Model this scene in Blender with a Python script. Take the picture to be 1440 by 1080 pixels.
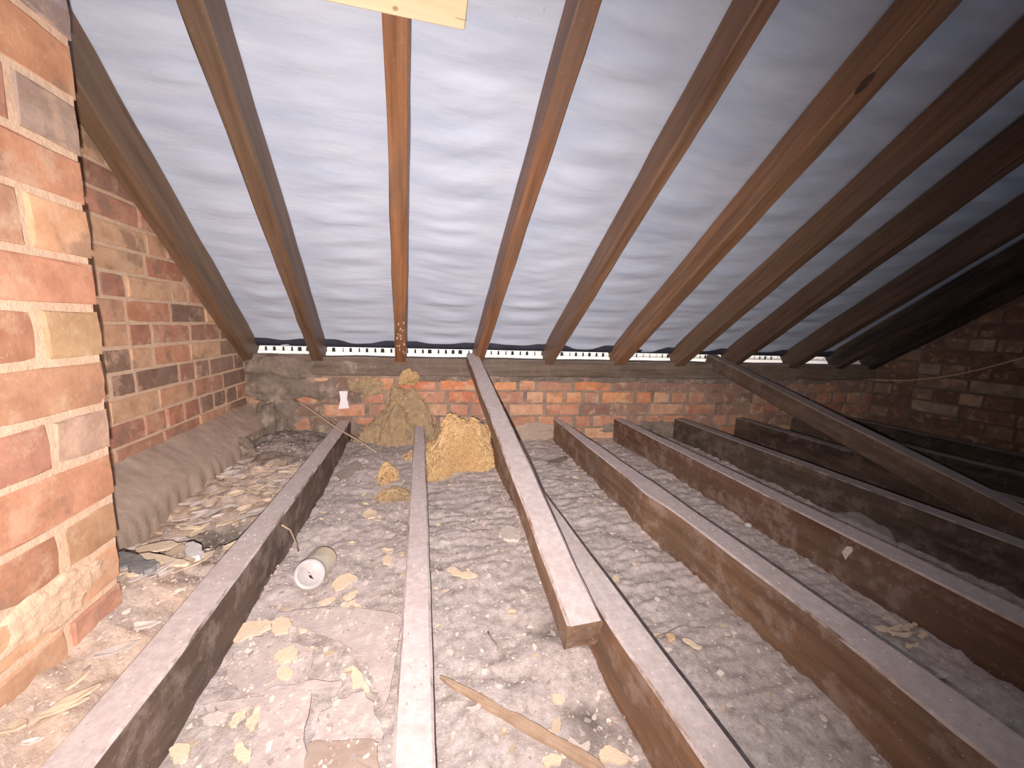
import bpy, bmesh, math, random
import numpy as np
from mathutils import Vector, Matrix, noise
random.seed(7)
sc = bpy.context.scene
for o in list(bpy.data.objects): bpy.data.objects.remove(o)
COL = sc.collection
OFF = 0.70                                   # camera height above the ceiling boards (world z = rel z + OFF)

# ------------------------------------------------------------------ camera
F, ROLL, H = 520.0, 0.03, 0.52
def _cr(p): return np.array([p[0]-720.0, -(p[1]-540.0), -F])
_Y = _cr((592, 456)); _Y /= np.linalg.norm(_Y)
_Z = np.cross(np.array([1, -ROLL, 0.]), _Y); _Z /= np.linalg.norm(_Z)
_X = np.cross(_Y, _Z)
MW = np.array([_X, _Y, _Z])
cam_d = bpy.data.cameras.new('camera'); cam = bpy.data.objects.new('camera', cam_d); COL.objects.link(cam)
m4 = Matrix([list(MW[0])+[0], list(MW[1])+[0], list(MW[2])+[OFF], [0, 0, 0, 1]])
cam.matrix_world = m4
cam_d.sensor_width = 36; cam_d.lens = F/1440*36; cam_d.clip_start = 0.02
sc.camera = cam

# ------------------------------------------------------------------ world, lights, exposure
w = bpy.data.worlds.new('world'); sc.world = w; w.use_nodes = True
w.node_tree.nodes['Background'].inputs[0].default_value = (0.80, 0.85, 1.0, 1)
w.node_tree.nodes['Background'].inputs[1].default_value = 0.22
ld = bpy.data.lights.new('phone_torch', 'SPOT'); ld.energy = 84.0; ld.shadow_soft_size = 0.0035
ld.spot_size = math.radians(160); ld.spot_blend = 1.0; ld.color = (1.0, 0.93, 0.90)
ld.use_nodes = True
_nt = ld.node_tree; _em = [n for n in _nt.nodes if n.type == 'EMISSION'][0]
_fo = _nt.nodes.new('ShaderNodeLightFalloff'); _fo.inputs['Strength'].default_value = 1.0
_nt.links.new(_fo.outputs['Linear'], _em.inputs['Strength'])
lamp = bpy.data.objects.new('phone_torch', ld); COL.objects.link(lamp)
lamp.location = (-0.010, 0.0, OFF-0.030)
def raydir(p):
    v = MW @ _cr(p); return Vector(v).normalized()
lamp.rotation_euler = raydir((530, 560)).to_track_quat('-Z', 'Y').to_euler()
vs = sc.view_settings
vs.view_transform = 'Standard'; vs.look = 'None'; vs.exposure = 0.0; vs.gamma = 1.0; vs.use_curve_mapping = False

dl = bpy.data.lights.new('daylight_under_eaves', 'AREA'); dl.shape = 'RECTANGLE'; dl.size = 3.9; dl.size_y = .08; dl.energy = 9; dl.color = (1, .98, .95)
dlo = bpy.data.objects.new('daylight_under_eaves', dl); COL.objects.link(dlo)
dlo.location = (1.0, 3.93*H-.092+.20, OFF-.36); dlo.rotation_euler = (math.radians(188), 0, math.atan(-.092))

# ------------------------------------------------------------------ geometry of the place
D, A = 3.93*H, -0.092                        # eaves wall: y = D + A x
Rv = MW @ _cr((568, 847)); Rv /= np.linalg.norm(Rv)
Ev = np.array([1, A, 0.]); Ev /= np.linalg.norm(Ev)
Nv = np.cross(Ev, Rv); Nv /= np.linalg.norm(Nv)
if Nv[2] < 0: Nv = -Nv
DR = 1.112                                   # plane of the rafter undersides
RD = 0.115                                   # rafter depth
EV, RV, NV = Vector(Ev), Vector(Rv), Vector(Nv)
PV = RV.cross(NV).normalized()          # square across a rafter
UP = Vector((0, 0, 1)); OFFV = Vector((0, 0, OFF))
def roof(a, b, d=DR): return EV*a + RV*b + NV*d + OFFV
def on_z(p, z):                              # rel z -> world point
    r = MW @ _cr(p); r = r*(z/r[2]); return Vector(r)+OFFV
def on_x(p, x):
    r = MW @ _cr(p); r = r*(x/r[0]); return Vector(r)+OFFV
def on_wall(p, d=0.0):
    r = MW @ _cr(p); r = r*((D+d)/(r[1]-A*r[0])); return Vector(r)+OFFV
def roof_z(x, y, d): return (d - Nv[0]*x - Nv[1]*y)/Nv[2]    # rel z of roof plane
def nz(x, y, z=0.0): return noise.noise(Vector((x, y, z)))

# ------------------------------------------------------------------ helpers
def link(o): COL.objects.link(o); return o
def tag(o, label=None, cat=None, group=None, kind=None):
    if label: o['label'] = label
    if cat: o['category'] = cat
    if group: o['group'] = group
    if kind: o['kind'] = kind
    return o
def mesh(name, vs_, fs, mat=None, smooth=False):
    me = bpy.data.meshes.new(name); me.from_pydata([tuple(v) for v in vs_], [], fs); me.update()
    if mat: me.materials.append(mat)
    if smooth: me.polygons.foreach_set('use_smooth', [True]*len(me.polygons))
    return me
def obj(name, me, parent=None, color=None, M=None):
    o = bpy.data.objects.new(name, me); link(o)
    if M is not None: o.matrix_world = M
    if parent is not None:
        o.parent = parent; o.matrix_parent_inverse = parent_inv(parent)
    if color: o.color = (*color, 1) if len(color) == 3 else color
    return o
def parent_inv(p): return (Matrix.LocRotScale(p.location, p.rotation_euler, p.scale)).inverted()
def frame(x, y, z, loc):
    return Matrix([[x[0], y[0], z[0], loc[0]], [x[1], y[1], z[1], loc[1]], [x[2], y[2], z[2], loc[2]], [0, 0, 0, 1]])

# ------------------------------------------------------------------ materials
def newmat(name):
    m = bpy.data.materials.new(name); m.use_nodes = True
    nt = m.node_tree; b = nt.nodes['Principled BSDF']
    return m, nt, b
def N(nt, t, **kw):
    n = nt.nodes.new(t)
    for k, v in kw.items(): setattr(n, k, v)
    return n
def sock(nt, s, v):
    if hasattr(v, 'links') or isinstance(v, bpy.types.NodeSocket): nt.links.new(v, s)
    else: s.default_value = v
def noise_n(nt, vec, scale, detail=4, rough=.55):
    n = N(nt, 'ShaderNodeTexNoise'); n.inputs['Scale'].default_value = scale
    n.inputs['Detail'].default_value = detail; n.inputs['Roughness'].default_value = rough
    nt.links.new(vec, n.inputs['Vector']); return n.outputs['Fac']
def ramp(nt, f, stops):
    r = N(nt, 'ShaderNodeValToRGB'); cr = r.color_ramp
    while len(cr.elements) < len(stops): cr.elements.new(0.5)
    for e, (p, c) in zip(cr.elements, stops):
        e.position = p; e.color = (c, c, c, 1) if isinstance(c, (int, float)) else (*c, 1)
    nt.links.new(f, r.inputs[0]); return r.outputs[0]
def mix(nt, f, a, b, mode='MIX'):
    n = N(nt, 'ShaderNodeMix', data_type='RGBA', blend_type=mode)
    sock(nt, n.inputs[0], f)
    for i, v in ((6, a), (7, b)):
        if isinstance(v, bpy.types.NodeSocket): nt.links.new(v, n.inputs[i])
        else: n.inputs[i].default_value = (*v, 1)
    return n.outputs[2]
def math_n(nt, op, a, b=None):
    n = N(nt, 'ShaderNodeMath', operation=op); sock(nt, n.inputs[0], a)
    if b is not None: sock(nt, n.inputs[1], b)
    return n.outputs[0]
def bump(nt, b, h, dist, strength=1.0):
    n = N(nt, 'ShaderNodeBump'); n.inputs['Distance'].default_value = dist; n.inputs['Strength'].default_value = strength
    nt.links.new(h, n.inputs['Height']); nt.links.new(n.outputs[0], b.inputs['Normal'])
def coords(nt, stretch=None, rnd=True):
    tc = N(nt, 'ShaderNodeTexCoord'); oi = N(nt, 'ShaderNodeObjectInfo')
    mp = N(nt, 'ShaderNodeMapping')
    nt.links.new(tc.outputs['Object'], mp.inputs[0])
    if stretch: mp.inputs['Scale'].default_value = stretch
    if rnd:
        k = math_n(nt, 'MULTIPLY', oi.outputs['Random'], 37.0)
        cx = N(nt, 'ShaderNodeCombineXYZ')
        for i in range(3): nt.links.new(k, cx.inputs[i])
        nt.links.new(cx.outputs[0], mp.inputs['Location'])
    return tc, mp.outputs[0], oi

def mat_wood(name, dust=0.0, dustcol=(.60, .505, .49), rough=.62, spec=.25):
    m, nt, b = newmat(name)
    tc, v, oi = coords(nt, (26, 1.6, 26)); tc2, v2, oi2 = coords(nt, (1, .35, 1))
    f = noise_n(nt, v, 1.6, 6, .62); g = noise_n(nt, v2, 9, 4, .6)
    c = mix(nt, ramp(nt, f, [(.32, .0), (.68, 1.0)]), (.62, .55, .50), (1.28, 1.22, 1.15))
    c = mix(nt, 1.0, c, oi.outputs['Color'], 'MULTIPLY')
    c = mix(nt, ramp(nt, g, [(.45, 0.0), (.72, .75)]), c, (.16, .105, .075))
    vg = coords(nt, (1, 1, 1))[1]
    scat = noise_n(nt, vg, 130, 3, .7)
    if dust > 0:
        ge = N(nt, 'ShaderNodeNewGeometry'); sp = N(nt, 'ShaderNodeSeparateXYZ')
        nt.links.new(ge.outputs['Normal'], sp.inputs[0])
        n2 = noise_n(nt, vg, 24, 5, .7)
        k = math_n(nt, 'ADD', sp.outputs[2], math_n(nt, 'MULTIPLY', math_n(nt, 'SUBTRACT', n2, .5), .9))
        k = math_n(nt, 'MULTIPLY', ramp(nt, k, [(.45, 0.0), (.75, dust)]), oi.outputs['Alpha'])
        dc = mix(nt, ramp(nt, noise_n(nt, vg, 60, 5, .75), [(.35, .0), (.7, 1.0)]), tuple(x*.82 for x in dustcol), tuple(min(1, x*1.13) for x in dustcol))
        c = mix(nt, k, c, dc)
    if dust > 0:
        sm = noise_n(nt, vg, 11, 6, .72)
        c = mix(nt, math_n(nt, 'MULTIPLY', ramp(nt, sm, [(.50, 0.0), (.60, .34)]), oi.outputs['Alpha']), c, (.46, .36, .315))
    # splashes and specks of plaster dust
    c = mix(nt, ramp(nt, scat, [(.66, 0.0), (.72, .55 if dust else .3)]), c, (.55, .47, .42))
    nt.links.new(c, b.inputs['Base Color']); b.inputs['Roughness'].default_value = rough
    b.inputs['Specular IOR Level'].default_value = spec
    h = mix(nt, .35, f, scat)
    bump(nt, b, h, .003, .6)
    return m

def mat_brick(name, warm=1.0):
    m, nt, b = newmat(name)
    tc, v, oi = coords(nt); 
    f = noise_n(nt, v, 9, 4, .6); g = noise_n(nt, v, 20, 5, .65); s = noise_n(nt, v, 160, 3, .7)
    c = mix(nt, ramp(nt, g, [(.3, 0.0), (.7, 1.0)]), (.80, .74, .70), (1.18, 1.2, 1.2))
    c = mix(nt, 1.0, c, oi.outputs['Color'], 'MULTIPLY')
    c = mix(nt, ramp(nt, f, [(.56, 0.0), (.63, .6)]), c, (.26, .17, .125))       # burnt patches
    v3 = coords(nt, (1, 1, 1))[1]
    f2 = noise_n(nt, v3, 13, 5, .7)
    c = mix(nt, ramp(nt, f2, [(.53, 0.0), (.64, .62)]), c, (.60, .40, .275))     # mortar smears
    c = mix(nt, ramp(nt, s, [(.62, 0.0), (.74, .4)]), c, (.62, .5, .42))
    nt.links.new(c, b.inputs['Base Color']); b.inputs['Roughness'].default_value = .85
    b.inputs['Specular IOR Level'].default_value = .2
    bump(nt, b, mix(nt, .4, g, s), .002, .55)
    return m

def mat_simple(name, c1, c2, scale=30, rough=.85, bd=.003, spots=None, detail=6, spec=.25):
    m, nt, b = newmat(name)
    tc, v, oi = coords(nt, rnd=False)
    f = noise_n(nt, v, scale, detail, .68)
    c = mix(nt, ramp(nt, f, [(.32, 0.0), (.68, 1.0)]), c1, c2)
    if spots:
        for sc_, lo, hi, amt, colr in spots:
            c = mix(nt, ramp(nt, noise_n(nt, v, sc_, 4, .65), [(lo, 0.0), (hi, amt)]), c, colr)
    nt.links.new(c, b.inputs['Base Color']); b.inputs['Roughness'].default_value = rough
    b.inputs['Specular IOR Level'].default_value = spec
    if bd: bump(nt, b, noise_n(nt, v, scale*3, 5, .7), bd, .7)
    return m

def mat_islands(name, stops, rough=.85, spec=.2):
    m, nt, b = newmat(name)
    ge = N(nt, 'ShaderNodeNewGeometry')
    tc, v, oi = coords(nt, rnd=False)
    c = ramp(nt, ge.outputs['Random Per Island'], stops)
    c = mix(nt, ramp(nt, noise_n(nt, v, 90, 4, .7), [(.3, 0.0), (.7, 1.0)]), c, (1.15, 1.12, 1.1), 'MULTIPLY')
    nt.links.new(c, b.inputs['Base Color']); b.inputs['Roughness'].default_value = rough
    b.inputs['Specular IOR Level'].default_value = spec
    return m

M_joist = mat_wood('joist_wood', dust=.96)
M_rafter = mat_wood('rafter_wood', rough=.5, spec=.35)
M_newwood = None
M_brick = mat_brick('brick_clay')
M_mortar_w = mat_simple('mortar_warm', (.60, .40, .275), (.72, .51, .36), 25, .9, .004)
M_mortar_g = mat_simple('mortar_grey', (.22, .165, .13), (.40, .28, .21), 22, .9, .005, spots=[(8, .5, .65, .6, (.13, .10, .085))])
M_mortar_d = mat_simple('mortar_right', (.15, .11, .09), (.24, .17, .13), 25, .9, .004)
M_daub = mat_simple('old_mortar', (.15, .115, .09), (.30, .225, .18), 18, .92, .008, spots=[(9, .55, .66, .7, (.40, .30, .23))])
M_fillet = mat_simple('fillet_mortar', (.34, .25, .195), (.48, .355, .28), 14, .92, .004, spots=[(7, .56, .66, .55, (.30, .22, .18))])
M_chip = mat_islands('plaster_crumb', [(0, (.48, .39, .36)), (.35, (.36, .29, .27)), (.6, (.60, .50, .45)), (.85, (.72, .62, .55)), (1, (.46, .32, .25))])
M_flake = mat_simple('cream_plaster', (.70, .52, .36), (.82, .66, .49), 40, .8, .002, spots=[(70, .55, .66, .5, (.56, .44, .38))])
M_flake_p = mat_simple('pale_plaster', (.58, .47, .42), (.72, .62, .56), 40, .8, .003, spots=[(70, .55, .66, .6, (.48, .40, .36))])
M_peach = mat_simple('peach_plaster', (.60, .43, .32), (.74, .56, .43), 30, .85, .003)
M_sheet = mat_simple('dusty_board', (.46, .37, .345), (.60, .505, .475), 26, .85, .003, spots=[(60, .56, .66, .7, (.68, .58, .53)), (9, .52, .66, .6, (.44, .36, .34))])
M_straw = mat_islands('straw', [(0, (.60, .38, .18)), (.4, (.72, .48, .24)), (.7, (.80, .58, .33)), (1, (.42, .28, .15))], .7)
M_strawdull = mat_islands('dirty_straw', [(0, (.34, .23, .14)), (.4, (.50, .34, .19)), (.75, (.62, .44, .25)), (1, (.24, .17, .12))], .8)
M_strawcore = mat_simple('straw_core', (.40, .25, .12), (.62, .41, .20), 60, .9, .008)
M_strawdirt = mat_simple('straw_dirt', (.30, .21, .13), (.50, .35, .2), 45, .9, .010, spots=[(14, .5, .62, .6, (.22, .17, .13))])
M_white = mat_simple('white_plastic', (.86, .84, .78), (.92, .90, .86), 8, .5, 0)
M_dark = mat_simple('dark_gap', (.02, .02, .022), (.03, .03, .03), 8, .9, 0)  # near-black colour standing in for the shade inside openings
M_iron = mat_simple('old_steel', (.2, .16, .14), (.3, .25, .2), 60, .5, .001)

def mat_membrane():
    m, nt, b = newmat('roof_underlay')
    tc, v, oi = coords(nt, (1.0, 7.0, 4), rnd=False)
    f = noise_n(nt, v, 2.6, 5, .55)
    c = mix(nt, ramp(nt, f, [(.3, 0.0), (.7, 1.0)]), (.455, .50, .61), (.60, .635, .735))
    tc2, v2, _ = coords(nt, rnd=False)
    c = mix(nt, ramp(nt, noise_n(nt, v2, 45, 3, .7), [(.68, 0.0), (.76, .35)]), c, (.27, .27, .30))
    nt.links.new(c, b.inputs['Base Color']); b.inputs['Roughness'].default_value = .62
    b.inputs['Specular IOR Level'].default_value = .35
    bump(nt, b, noise_n(nt, v, 9, 4, .6), .006, .35)
    return m
M_membrane = mat_membrane()

def mat_newwood():
    m, nt, b = newmat('new_softwood')
    tc, v, oi = coords(nt, (1.0, 22, 22)); f = noise_n(nt, v, 1.4, 5, .6)
    c = mix(nt, ramp(nt, f, [(.3, 0.0), (.7, 1.0)]), (.76, .58, .34), (.88, .74, .50))
    nt.links.new(c, b.inputs['Base Color']); b.inputs['Roughness'].default_value = .6
    return m
M_newwood = mat_newwood()

def mat_debris():
    m, nt, b = newmat('attic_dust')
    tc, v, oi = coords(nt, rnd=False)
    f = noise_n(nt, v, 7, 6, .65); g = noise_n(nt, v, 55, 6, .75); h = noise_n(nt, v, 210, 4, .75)
    c = mix(nt, ramp(nt, g, [(.33, 0.0), (.68, 1.0)]), (.34, .275, .25), (.66, .565, .535))
    c = mix(nt, ramp(nt, h, [(.6, 0.0), (.7, .75)]), c, (.76, .66, .61))
    c = mix(nt, ramp(nt, f, [(.5, 0.0), (.72, .5)]), c, (.58, .49, .47))
    # warmer shards in the bay under the chimney, soot by the far left corner, painted shade in the hollow: stored as a mesh attribute
    at = N(nt, 'ShaderNodeAttribute', attribute_name='stain_shade')
    sp = N(nt, 'ShaderNodeSeparateColor'); nt.links.new(at.outputs['Color'], sp.inputs[0])
    c = mix(nt, sp.outputs[0], c, mix(nt, ramp(nt, g, [(.35, 0.0), (.65, 1.0)]), (.38, .265, .20), (.60, .45, .36)))
    c = mix(nt, sp.outputs[1], c, mix(nt, ramp(nt, g, [(.35, 0.0), (.65, 1.0)]), (.10, .08, .068), (.19, .155, .13)))
    nt.links.new(c, b.inputs['Base Color']); b.inputs['Roughness'].default_value = .93
    b.inputs['Specular IOR Level'].default_value = .15
    bump(nt, b, mix(nt, .45, g, h), .007, .7)
    return m
M_debris = mat_debris()

# ------------------------------------------------------------------ shape builders
def box_grid_beam(L, wf, hf, seg=22, ch=.004, jit=.0012, seed=0, z_top=True):
    """timber along local +Y from 0..L; wf(t)->(x0,x1), hf(t)->(z0,z1); chamfered section, end caps"""
    rnd = random.Random(seed); vs_, fs = [], []
    ph = rnd.random()*50
    for i in range(seg+1):
        t = i/seg; y = t*L
        x0, x1 = wf(t); z0, z1 = hf(t)
        pts = [(x0+ch, z0), (x1-ch, z0), (x1, z0+ch), (x1, z1-ch), (x1-ch, z1), (x0+ch, z1), (x0, z1-ch), (x0, z0+ch)]
        for j, (x, z) in enumerate(pts):
            a = nz(ph+y*6, j*.31, ph)*jit*2.2; c = nz(ph+y*6, j*.31+9, ph)*jit*2.2
            vs_.append((x+a+rnd.uniform(-1, 1)*jit*.5, y+rnd.uniform(-1, 1)*jit*(3 if i in (0, seg) else 0), z+c))
    for i in range(seg):
        for j in range(8):
            a = i*8+j; b_ = i*8+(j+1) % 8
            fs.append((a, a+8, b_+8, b_))
    fs.append(tuple(range(8))); fs.append(tuple(reversed([seg*8+j for j in range(8)])))
    return vs_, fs

def flat_piece(pts, th, z_dir=UP, curl=0.0, seed=0):
    """thin slab from a world polygon: pts centre-relative list of Vector; returns verts, faces"""
    n = len(pts); rnd = random.Random(seed)
    c = sum(pts, Vector())/n
    r = max((p-c).length for p in pts)
    top = []; bot = []
    for p in pts:
        k = (p-c).length/r
        q = p + z_dir*(curl*k*k + rnd.uniform(-.04, .08)*th)
        top.append(q+z_dir*th); bot.append(q)
    vs_ = top+bot+[c+z_dir*th, c]
    fs = []
    for i in range(n):
        j = (i+1) % n
        fs.append((i, j, 2*n)); fs.append((j+n, i+n, 2*n+1)); fs.append((i, i+n, j+n, j))
    return vs_, fs

# ------------------------------------------------------------------ brick meshes
def brick_mesh(L, hgt, dep, seed, mat, chip=.0022):
    """front face at local y=0 facing -Y... local x along the course, z up, body goes to +y"""
    rnd = random.Random(seed)
    nx, nzz = (5 if L > .15 else 4), 3
    vs_, fs = [], []
    for k in range(nzz):
        for i in range(nx):
            u = i/(nx-1); v = k/(nzz-1)
            x = (u-.5)*L; z = (v-.5)*hgt
            edge = i in (0, nx-1) or k in (0, nzz-1)
            y = rnd.uniform(-.0004, .0006)
            if edge:
                x -= math.copysign(.0024 if i in (0, nx-1) else 0, u-.5); z -= math.copysign(.0024 if k in (0, nzz-1) else 0, v-.5)
                y += .0008 + (rnd.random()**4)*.0015
                x += rnd.uniform(-chip, chip); z += rnd.uniform(-chip, chip)
                if i in (0, nx-1) and k in (0, nzz-1):
                    y += rnd.random()*.0015; x *= .985; z *= .95
            vs_.append((x, y, z))
    for k in range(nzz-1):
        for i in range(nx-1):
            a = k*nx+i; fs.append((a, a+1, a+nx+1, a+nx))
    ring = [i for i in range(nx)] + [k*nx+nx-1 for k in range(1, nzz)] + [(nzz-1)*nx+i for i in range(nx-2, -1, -1)] + [k*nx for k in range(nzz-2, 0, -1)]
    n = len(ring); b1 = len(vs_)
    for r in ring:
        x, y, z = vs_[r]
        sx = .5*L if abs(x) > .4*L else abs(x); sz = .5*hgt if abs(z) > .3*hgt else abs(z)
        vs_.append((math.copysign(sx, x)+rnd.uniform(-.001, .001), .0036, math.copysign(sz, z)+rnd.uniform(-.001, .001)))
    b2 = len(vs_)
    for q in range(n):
        x, y, z = vs_[b1+q]; vs_.append((x, dep, z))
    for q in range(n):
        p = (q+1) % n
        fs.append((ring[q], b1+q, b1+p, ring[p])); fs.append((b1+q, b2+q, b2+p, b1+p))
    fs.append(tuple(b2+q for q in range(n)))
    return mesh('brick', vs_, fs, mat)
BR = {}
for kind_, L in (('s', .214), ('h', .102)):
    BR[kind_] = [brick_mesh(L, .065, .05, 100+i+(50 if kind_ == 'h' else 0), M_brick) for i in range(6)]

def put_brick(parent, u_c, z_c, L, hgt, org, ud, nd, col, proud=0.0, rnd=random):
    """org+ud*u_c at world; nd outward"""
    kind_ = 's' if L > .16 else 'h'; base = .214 if kind_ == 's' else .102
    me = rnd.choice(BR[kind_])
    X = ud; Yv = -nd; Zv = UP
    loc = org + ud*u_c + nd*proud + UP*z_c
    Mx = frame(X, Yv, Zv, loc)
    s = Matrix.Diagonal((L/base, 1, hgt/.065, 1))
    tilt = Matrix.Rotation(rnd.uniform(-.012, .012), 4, 'Y') @ Matrix.Rotation(rnd.uniform(-.015, .015), 4, 'Z') @ Matrix.Rotation(rnd.uniform(-.02, .02), 4, 'X')
    if (X.cross(Yv)).dot(Zv) < 0:
        Mx = frame(-X, Yv, Zv, loc)
    return obj('brick', me, parent, col, Mx @ tilt @ s)

def slab(name, corners, th, nd, mat):
    """planar polygon 'corners' (world), extruded by -nd*th"""
    n = len(corners)
    vs_ = [Vector(c) for c in corners] + [Vector(c)-nd*th for c in corners]
    fs = [tuple(range(n)), tuple(reversed(range(n, 2*n)))] + [(i, i+n, (i+1) % n+n, (i+1) % n) for i in range(n)]
    return mesh(name, vs_, fs, mat)

def fix_normals(me):
    bm = bmesh.new(); bm.from_mesh(me); bmesh.ops.recalc_face_normals(bm, faces=bm.faces); bm.to_mesh(me); bm.free()

REDS = [(.52, .25, .155), (.56, .27, .165), (.47, .215, .14), (.53, .29, .19), (.58, .33, .21), (.43, .22, .15), (.50, .25, .17)]
DARK = [(.22, .14, .11), (.26, .15, .11), (.19, .13, .105)]
PALE = [(.68, .42, .26), (.62, .38, .24)]

# ================================================================== STRUCTURE
XL, XR = -0.87, 2.90
# floor: the ceiling boards under the dust
me = slab('floor', [(XL-.1, -.6, .0), (XR+.1, -.6, .0), (XR+.1, 2.3, .0), (XL-.1, 2.3, .0)], .02, UP, M_mortar_g); fix_normals(me)
tag(obj('floor', me), 'flat ceiling boards hidden under the dust between the joists', kind='structure')

# ---- eaves wall (wall_back)
wd = Vector((1, A, 0)).normalized(); wn = Vector((A, -1, 0)).normalized()      # outward normal faces the camera
def wpt(x, rel, back=0.0): return Vector((x, D+A*x+back, rel+OFF))
c = [wpt(XL-.02, -.72, .004), wpt(XR+.02, -.72, .004), wpt(XR+.02, -.277, .004), wpt(XL-.02, -.277, .004)]
me = slab('wall_back', c, .11, wn, M_mortar_g); fix_normals(me)
wb = tag(obj('wall_back', me), 'low brick eaves wall at the foot of the roof slope, behind the joist ends', kind='structure')
rnd = random.Random(11)
for r in range(6):
    z0 = -.288-.072*r; x = XL+.01 - rnd.uniform(0, .1); u_list = []
    while x < XR:
        L = .214 if (r % 2 == 0 and rnd.random() < .72) or rnd.random() < .3 else .102
        L *= rnd.uniform(.93, 1.05)
        xa, xb = max(x, XL+.004), min(x+L, XR-.004)
        if xb-xa > .03:
            xm = (xa+xb)/2
            col = rnd.choice(REDS)
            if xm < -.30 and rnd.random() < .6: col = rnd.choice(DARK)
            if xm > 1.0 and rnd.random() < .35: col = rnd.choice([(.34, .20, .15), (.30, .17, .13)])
            if -.1 < xm < 1.3 and r < 2 and rnd.random() < .6: col = rnd.choice([(.60, .24, .12), (.54, .20, .11), (.62, .29, .15)])
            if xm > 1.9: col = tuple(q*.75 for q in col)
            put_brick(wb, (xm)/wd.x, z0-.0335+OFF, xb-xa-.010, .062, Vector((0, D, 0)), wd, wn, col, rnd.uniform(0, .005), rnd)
        x += L+.011
# lumps of old mortar smeared over the left end and along the joist ends
def lump_sheet(name, parent, cx, cz, wx, wz, th, seed, mat, org=None, ud=None, nd=None, fine=.006):
    nx_, nz_ = 34, 22; vs_, fs = [], []
    org = org if org is not None else Vector((0, D, 0)); ud = ud or wd; nd = nd or wn
    for k in range(nz_+1):
        for i in range(nx_+1):
            u = (i/nx_-.5)*2; v = (k/nz_-.5)*2
            rr = (abs(u)**2.6+abs(v)**2.6) + nz(seed+u*2.0, v*2.0, seed)*.9
            e = max(-1, min(1, (1-rr)*2))
            hgt = th*e*(.75+.9*abs(nz(seed+u*5, v*5, 3))) + nz(u*14+seed, v*11, 5)*fine
            p = org + ud*((cx+u*wx/2)/ud.length) + nd*(hgt-.004) + UP*(cz+v*wz/2+OFF)
            vs_.append(p)
    for k in range(nz_):
        for i in range(nx_):
            a = k*(nx_+1)+i; fs.append((a, a+1, a+nx_+2, a+nx_+1))
    me = mesh(name, vs_, fs, mat, True)
    return obj(name, me, parent)
lump_sheet('mortar_smear', wb, -.66, -.345, .46, .16, .016, 3.3, M_daub)
lump_sheet('mortar_smear', wb, -.72, -.50, .20, .26, .022, 8.1, M_daub)
lump_sheet('mortar_smear', wb, -.28, -.34, .20, .12, .012, 12.4, M_strawdirt)
lump_sheet('mortar_smear', wb, -.42, -.60, .34, .16, .020, 15.4, M_daub)
lump_sheet('mortar_smear', wb, .60, -.60, .5, .12, .012, 25.4, M_fillet)
lump_sheet('mortar_smear', wb, 1.35, -.60, .7, .12, .012, 35.4, M_daub)
for k in range(8): lump_sheet('mortar_smear', wb, .1+.33*k, -.291, .36, .035, .010, 50+k, M_daub)
lump_sheet('mortar_smear', wb, -.70, -.235, .32, .13, .022, 71.3, M_daub)
lump_sheet('mortar_smear', wb, -.34, -.235, .24, .08, .012, 77.3, M_daub)
# pale patch on one brick
p = on_wall((483, 563), -.004); pts = [on_wall(q, -.006) for q in ((477, 550), (489, 550), (488, 560), (491, 574), (476, 575), (479, 562))]
v_, f_ = flat_piece(pts, .002, wn); me = mesh('plaster_patch', v_, f_, mat_simple('pink_white', (.80, .70, .72), (.88, .80, .82), 60, .8, 0)); fix_normals(me)
tag(obj('plaster_patch', me, wb), 'small white plaster patch on a brick')

# ---- left gable (wall_left)
def gable_poly(x, y0, y1, zb):
    return [(x, y0, zb+OFF), (x, y1, zb+OFF), (x, y1, roof_z(x, y1, DR+RD+.02)+OFF), (x, y0, roof_z(x, y0, DR+RD+.02)+OFF)]
me = slab('wall_left', gable_poly(XL-.0035, -.5, 2.22, -.72), .10, Vector((1, 0, 0)), M_mortar_w); fix_normals(me)
wl = tag(obj('wall_left', me), 'brick gable wall left of the first rafter, behind the chimney breast', kind='structure')
rnd = random.Random(5)
for r in range(16):
    zc = .345-.0735*(r-1) + .11     # centre rel z
    y = 2.13
    header = r % 2 == 0
    while y > .50:
        L = (.102 if header else .214)*rnd.uniform(.95, 1.04)
        if rnd.random() < .22: L = .214 if header else .102
        ya, yb = y-L, y
        if roof_z(XL, yb-.07, DR+.115) > zc+.0 and (zc > -.62):
            col = rnd.choice(REDS+[(.42, .20, .14), (.36, .19, .14)])
            if yb > 1.75 and rnd.random() < .6: col = rnd.choice([(.26, .16, .12), (.30, .19, .14), (.34, .21, .16)])
            if rnd.random() < .10: col = rnd.choice([(.26, .16, .12), (.30, .19, .14)])
            if rnd.random() < .12: col = PALE[1]
            put_brick(wl, (ya+yb)/2, zc+OFF, L-.011, .063, Vector((XL, 0, 0)), Vector((0, 1, 0)), Vector((1, 0, 0)), col, rnd.uniform(-.001, .004), rnd)
        y -= L+.001
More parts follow.
